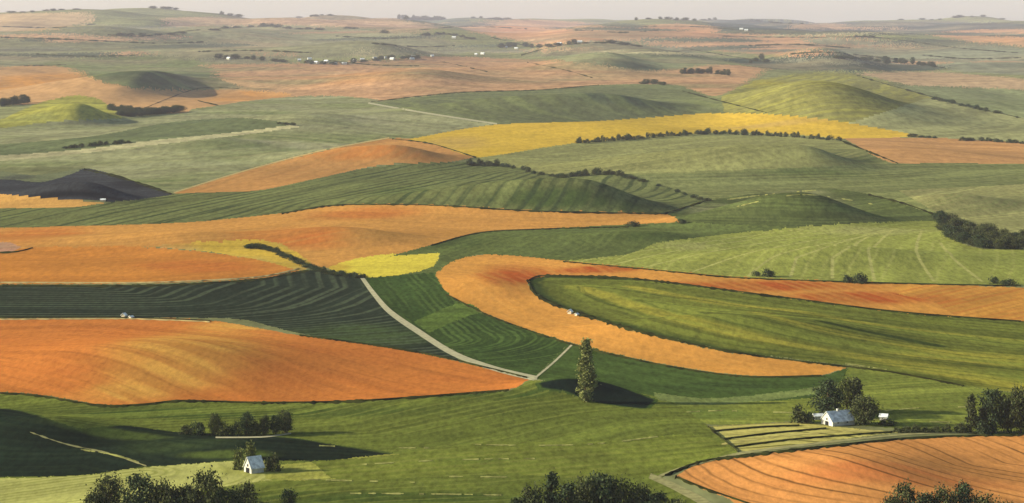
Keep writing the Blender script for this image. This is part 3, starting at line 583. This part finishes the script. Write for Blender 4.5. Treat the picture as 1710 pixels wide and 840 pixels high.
# field bushes on the orange hook's upper edge
for (a,b,c,wp,n) in [(1262,461,8,16,'small left bush of the pair above the orange hook'),(1281,462,12,26,'wider right bush of the pair above the orange hook'),
    (1414,472,12,20,'left dark bush of the middle pair on the hook edge'),(1436,473,15,28,'tallest dark bush on the upper edge of the orange hook'),
    (1660,474,11,18,'left bush of the pair near the right edge'),(1684,476,9,30,'flat wide bush near the right edge above the golden corner'),
    (1057,378,8,26,'lone low bush on the tip of the central orange field'),(1137,373,7,18,'lone small bush at the right tip of the central orange field')]:
    tree(a,b,c,'s2',n,'bushes on the field edges',name='bush',cat='bush',wpx=wp,parts=False)
def hedge(pts, n, h, wp, label, group, keys=('s1','s2'), jit=2.0, name='bush', cat='bush', skip=0.0, hv=.35):
    p = dense(pts, False, 3.0); s = np.linspace(0, len(p)-1, n)
    for k in s:
        if random.random() < skip: continue
        q = p[int(k)]; hh = h*(1+hv*(random.random()*2-1))
        tree(q[0]+random.uniform(-jit,jit), q[1]+random.uniform(-.6,.6), hh, random.choice(keys), label, group, name=name, cat=cat, parts=False, wpx=wp*random.uniform(.7,1.4))
# copse on the right middle
hedge([(1572,376),(1578,392),(1600,404),(1640,414),(1700,416)], 14, 17, 22, 'dark round tree in the copse at the right middle edge', 'copse at the right middle edge', ('r1','r2','r3'), 3, 'tree', 'tree')
hedge([(1578,374),(1620,385),(1655,398),(1710,404)], 13, 17, 22, 'dark round tree in the copse at the right middle edge', 'copse at the right middle edge', ('r1','r2','r3'), 3, 'tree', 'tree')
hedge([(1570,370),(1600,388),(1640,404),(1710,412)], 12, 16, 22, 'dark round tree in the copse at the right middle edge', 'copse at the right middle edge', ('r1','r2','r3'), 3, 'tree', 'tree')
hedge([(965,239),(1040,234),(1120,227),(1200,224),(1300,228),(1400,235)], 56, 6.5, 10, 'small dark bush in the long hedgerow below the curved yellow field', 'hedgerow below the curved yellow field', skip=.08, hv=.5)
hedge([(785,276),(830,278),(880,284)], 13, 8, 13, 'small dark bush in the left line of bushes on the green crest', 'left line of bushes on the green crest', skip=.1)
hedge([(880,288),(930,296)], 5, 4, 12, 'small dark bush in the thin line on the green crest', 'thin line on the green crest')
hedge([(938,297),(985,292),(1035,292)], 13, 8, 13, 'small dark bush in the right line of bushes on the green crest', 'right line of bushes on the green crest', skip=.1)
hedge([(1035,294),(1090,308),(1180,336)], 12, 4, 14, 'low dark bush on the ridge edge right of the green crest', 'ridge edge right of the green crest', skip=.2)
hedge([(415,414),(440,416),(470,426),(500,440),(540,455),(605,464)], 26, 6.5, 18, 'dark bush in the shelter belt slanting past the yellow strip', 'shelter belt slanting past the yellow strip', jit=1.5)
hedge([(415,413),(440,415),(500,438)], 9, 5, 14, 'dark bush in the shelter belt slanting past the yellow strip', 'shelter belt slanting past the yellow strip', jit=1.5)
hedge([(186,184),(210,188),(245,190),(300,187)], 26, 9, 15, 'small dark tree in the wood right of the yellow green knoll', 'wood right of the yellow green knoll', ('r1','r2','r3'), 3, 'tree', 'tree', hv=.3)
hedge([(200,193),(230,194),(270,190)], 12, 8, 14, 'small dark tree in the wood right of the yellow green knoll', 'wood right of the yellow green knoll', ('r1','r2','r3'), 3, 'tree', 'tree')
hedge([(2,178),(20,176),(45,172)], 8, 12, 14, 'dark tree in the small wood on the far left edge', 'small wood on the far left edge', ('r1','r2'), 2, 'tree', 'tree')
hedge([(110,248),(150,244),(220,238)], 12, 5, 12, 'dark bush in the broken hedge on the left slope', 'broken hedge on the left slope', skip=.25)
hedge([(465,207),(490,209)], 3, 4, 10, 'tiny bush at the tip of the dark strip', 'tip of the dark strip')
hedge([(1520,228),(1560,231)], 5, 4, 12, 'small bush on the edge of the tan field by the yellow tip', 'bushes by the yellow tip')
hedge([(1610,235),(1650,236),(1705,240)], 10, 5, 12, 'small bush on the far edge of the tan field at the right', 'far edge of the tan field at the right')
hedge([(1560,166),(1600,175),(1640,184),(1680,192)], 16, 5, 12, 'small bush along the slanting far hedge at the right', 'slanting far hedge at the right', skip=.15)
hedge([(1140,124),(1180,123),(1218,126)], 12, 9, 10, 'small dark tree in the far row left of the yellow green hill', 'far row left of the yellow green hill', ('c1','r1','r2'), 2, 'tree', 'tree')
hedge([(1075,140),(1110,142)], 5, 6, 12, 'small dark tree on the far ridge above the yellow band', 'far ridge above the yellow band', ('r1','r2'), 2, 'tree', 'tree')
hedge([(1255,106),(1268,100),(1280,104)], 4, 8, 10, 'tiny dark tree on the far saddle left of the dark hill', 'far saddle left of the dark hill', ('r1','r2'), 2, 'tree', 'tree')
hedge([(1480,104),(1510,106),(1560,112)], 10, 9, 10, 'tiny dark tree on the far ridge above the tan field', 'far ridge above the tan field', ('r1','c1','r2'), 3, 'tree', 'tree')
hedge([(1400,98),(1440,100),(1480,106)], 7, 5, 14, 'tiny dark tree on the far ridge above the tan field', 'far ridge above the tan field', ('r1','r2'), 3, 'tree', 'tree')
hedge([(200,58),(280,58),(400,46),(440,44)], 12, 3, 16, 'tiny dark bush on the far left ridge line', 'far left ridge line', skip=.3)
hedge([(440,44),(520,50),(600,48),(640,56)], 14, 4, 16, 'tiny dark bush on the far ridge above the village', 'far ridge above the village', skip=.3)
hedge([(700,60),(745,58),(790,66)], 10, 4, 12, 'tiny dark bush on the far ridge right of the village', 'far ridge right of the village', skip=.2)
hedge([(365,98),(400,98),(480,104),(560,108),(640,100),(700,98)], 22, 6, 12, 'tiny dark tree among the far village houses', 'trees of the far village', ('r1','r2','r3'), 5, 'tree', 'tree', skip=.1)
hedge([(840,80),(870,78),(910,80),(960,72)], 10, 6, 11, 'tiny dark tree at the far hamlet in the centre', 'trees of the far hamlet in the centre', ('r1','r2','r3'), 4, 'tree', 'tree')
hedge([(1015,72),(1050,74)], 4, 4, 14, 'tiny dark bush on the far ridge right of the hamlet', 'far ridge right of the hamlet')
hedge([(1430,62),(1455,62)], 3, 3, 12, 'tiny dark bush under the right skyline', 'bushes under the right skyline')
def sky_row(x0,x1,n,h):
    for k in range(n):
        px=x0+(x1-x0)*(k+random.random())/n; i_=int(np.interp((px-CX)/F,U,UI)); py=float(PYG[:int(ND*.97),i_].min())+random.uniform(.3,1.6)
        tree(px,py,h*random.uniform(.6,1.3),random.choice(('r1','r2','r3','s1')),'tiny tree in the broken row of trees on the skyline','trees on the skyline',parts=False,wpx=random.uniform(5,16))
sky_row(10,130,7,3); sky_row(250,300,4,4); sky_row(370,400,3,4); sky_row(500,560,5,3); sky_row(660,740,14,6); sky_row(780,860,6,3); sky_row(1060,1200,12,4); sky_row(1250,1340,7,3); sky_row(1500,1680,9,3)


# ------------------------------------------------------------------ buildings
WHITE = simple_mat('white_paint', (214, 214, 208), k=1.15, var=.08, scale=.6)
ROOFW = simple_mat('pale_metal_roof', (232, 238, 244), k=1.45, rough=.45, var=.16, scale=.5)
GREYR = simple_mat('grey_roof', (120, 120, 118), var=.2, scale=.6)
DARK = simple_mat('dark_opening', (50, 52, 55), var=.1)
STONE = simple_mat('pale_stone', (225, 215, 190), k=1.2, scale=.8)
STRAW = simple_mat('straw', (225, 215, 150), k=1.3, scale=2.0)
def box(V, Fc, x0, x1, y0, y1, z0_, z1):
    i = len(V); V += [(x0, y0, z0_), (x1, y0, z0_), (x1, y1, z0_), (x0, y1, z0_), (x0, y0, z1), (x1, y0, z1), (x1, y1, z1), (x0, y1, z1)]
    Fc += [(i, i+3, i+2, i+1), (i+4, i+5, i+6, i+7), (i, i+1, i+5, i+4), (i+1, i+2, i+6, i+5), (i+2, i+3, i+7, i+6), (i+3, i, i+4, i+7)]
def barn(px, py, L, Wd, eave, ridge, rot, label, name='barn', cat='barn', roofm=None, wallm=None, group=None, detail=2, lean=False):
    x, y, z = at(px, py)
    e = bpy.data.objects.new(name, None); C.objects.link(e); e.location = (x, y, z-.3); e.rotation_euler = (0, 0, math.radians(rot)); tag(e, label, cat, group)
    a, b = L/2, Wd/2; z0_ = -.5; zl = eave+.3; zr = ridge+.3
    V = [(-a, -b, z0_), (a, -b, z0_), (a, b, z0_), (-a, b, z0_), (-a, -b, zl), (a, -b, zl), (a, b, zl), (-a, b, zl), (-a, 0, zr), (a, 0, zr)]
    mesh_obj('wall', V, [(0, 1, 5, 4), (2, 3, 7, 6), (1, 2, 6, 9, 5), (3, 0, 4, 8, 7)], wallm or WHITE, e)
    ov = .4; t = .18; sl_ = (zr-zl)/b; V = []; Fc = []
    for sgn in (-1, 1):
        i = len(V); yo = sgn*(b+ov); zo = zl-ov*sl_
        V += [(-a-ov, 0, zr+.02), (a+ov, 0, zr+.02), (a+ov, yo, zo+.02), (-a-ov, yo, zo+.02), (-a-ov, 0, zr+t+.02), (a+ov, 0, zr+t+.02), (a+ov, yo, zo+t+.02), (-a-ov, yo, zo+t+.02)]
        q = [(i, i+1, i+2, i+3), (i+7, i+6, i+5, i+4), (i+2, i+6, i+7, i+3), (i+1, i+5, i+6, i+2), (i, i+3, i+7, i+4)]
        Fc += q if sgn < 0 else [tuple(reversed(k)) for k in q]
    rf = mesh_obj('roof', V, Fc, roofm or ROOFW, e)
    if detail:
        V = []; Fc = []; box(V, Fc, -a-.06, -a+.05, -1.3, 1.3, 0, min(3.0, eave)); d = mesh_obj('door', V, Fc, DARK, e)
        V = []; Fc = []; box(V, Fc, -a-.06, -a+.05, -.5, .5, eave+.5, eave+1.4); mesh_obj('loft_window', V, Fc, DARK, e)
    if detail > 1:
        for wx in (-a*.5, a*.35):
            V = []; Fc = []; box(V, Fc, wx-.45, wx+.45, -b-.05, -b+.05, 1.4, 2.4); mesh_obj('window', V, Fc, DARK, e)
        V = []; Fc = []; box(V, Fc, -.5, .5, -.5, .5, zr-.2, zr+.9); mesh_obj('vent', V, Fc, WHITE, rf)
    return e
barn(1399,708,11.5,9.0,2.0,5.8,27,'white barn with a bright pale metal roof in front of the dark trees')
barn(1366,700,4,3,1.6,2.4,10,'small white shed just left of the white barn',name='shed',cat='shed',detail=1)
barn(1476,701,3.2,3,1.6,2.6,-20,'small pale shed right of the round dark tree',name='shed',cat='shed',detail=1)
barn(424,788,5.6,5.4,2.2,6.0,38,'small white barn with a steep roof in the left foreground',detail=1)
barn(207,530,2.4,2.4,1.5,2.6,65,'tiny white hut on the edge of the burnt orange field, left of two',name='hut',cat='hut',detail=0,wallm=STONE)
barn(219,531.5,2.2,1.8,.9,1.5,50,'tiny lower white hut on the edge of the burnt orange field, right of two',name='hut',cat='hut',detail=0,wallm=STONE)
barn(952,524,2.4,2.3,1.5,2.7,65,'tiny white hut on the inner edge of the orange hook',name='hut',cat='hut',detail=0,wallm=STONE)
barn(963,527,1.8,1.8,.9,1.5,50,'tiny low white hut right of the other one on the orange hook',name='hut',cat='hut',detail=0,wallm=STONE)
barn(172,336,4.5,3.6,1.4,2.4,0,'tiny white hut at the foot of the dark ploughed hill',name='hut',cat='hut',detail=0,wallm=STONE)
for (px,py) in [(382,99),(500,102),(517,100),(528,106),(545,104),(560,108),(575,108),(592,103),(605,101),(626,99),(645,98),(655,100),(688,100),(690,96),(722,95)]:
    barn(px,py,random.uniform(10,16),9,4.5,8,random.uniform(-40,40),'tiny pale house in the far village left of centre',name='house',cat='house',group='houses of the far village',detail=0)
for (px,py) in [(795,92),(806,91),(845,80),(862,82)]:
    barn(px,py,random.uniform(10,16),9,4.5,8,random.uniform(-40,40),'tiny pale house in the far hamlet right of the village',name='house',cat='house',group='houses of the far hamlet',detail=0)
for (px,py) in [(758,64),(934,75),(968,72),(1238,50),(1246,52)]:
    barn(px,py,18,12,6,10,random.uniform(-30,30),'tiny pale farm building on the distant slopes near the skyline',name='farm_building',cat='building',group='distant farm buildings',detail=0)


# ------------------------------------------------------------------ haze
V = []; Fc = []; box(V, Fc, -50000, 50000, -400, 40500, -260, 520)
hz = mesh_obj('haze', V, Fc, None); hm = bpy.data.materials.new('air'); hm.use_nodes = True
hn = hm.node_tree; hn.nodes.remove(hn.nodes['Principled BSDF']); pv = hn.nodes.new('ShaderNodeVolumePrincipled')
pv.inputs['Color'].default_value = (.86, .83, .96, 1); pv.inputs['Density'].default_value = HAZE; pv.inputs['Anisotropy'].default_value = 0.0
hn.links.new(pv.outputs[0], hn.nodes['Material Output'].inputs['Volume'])
hz.data.materials.append(hm); tag(hz, kind='stuff')
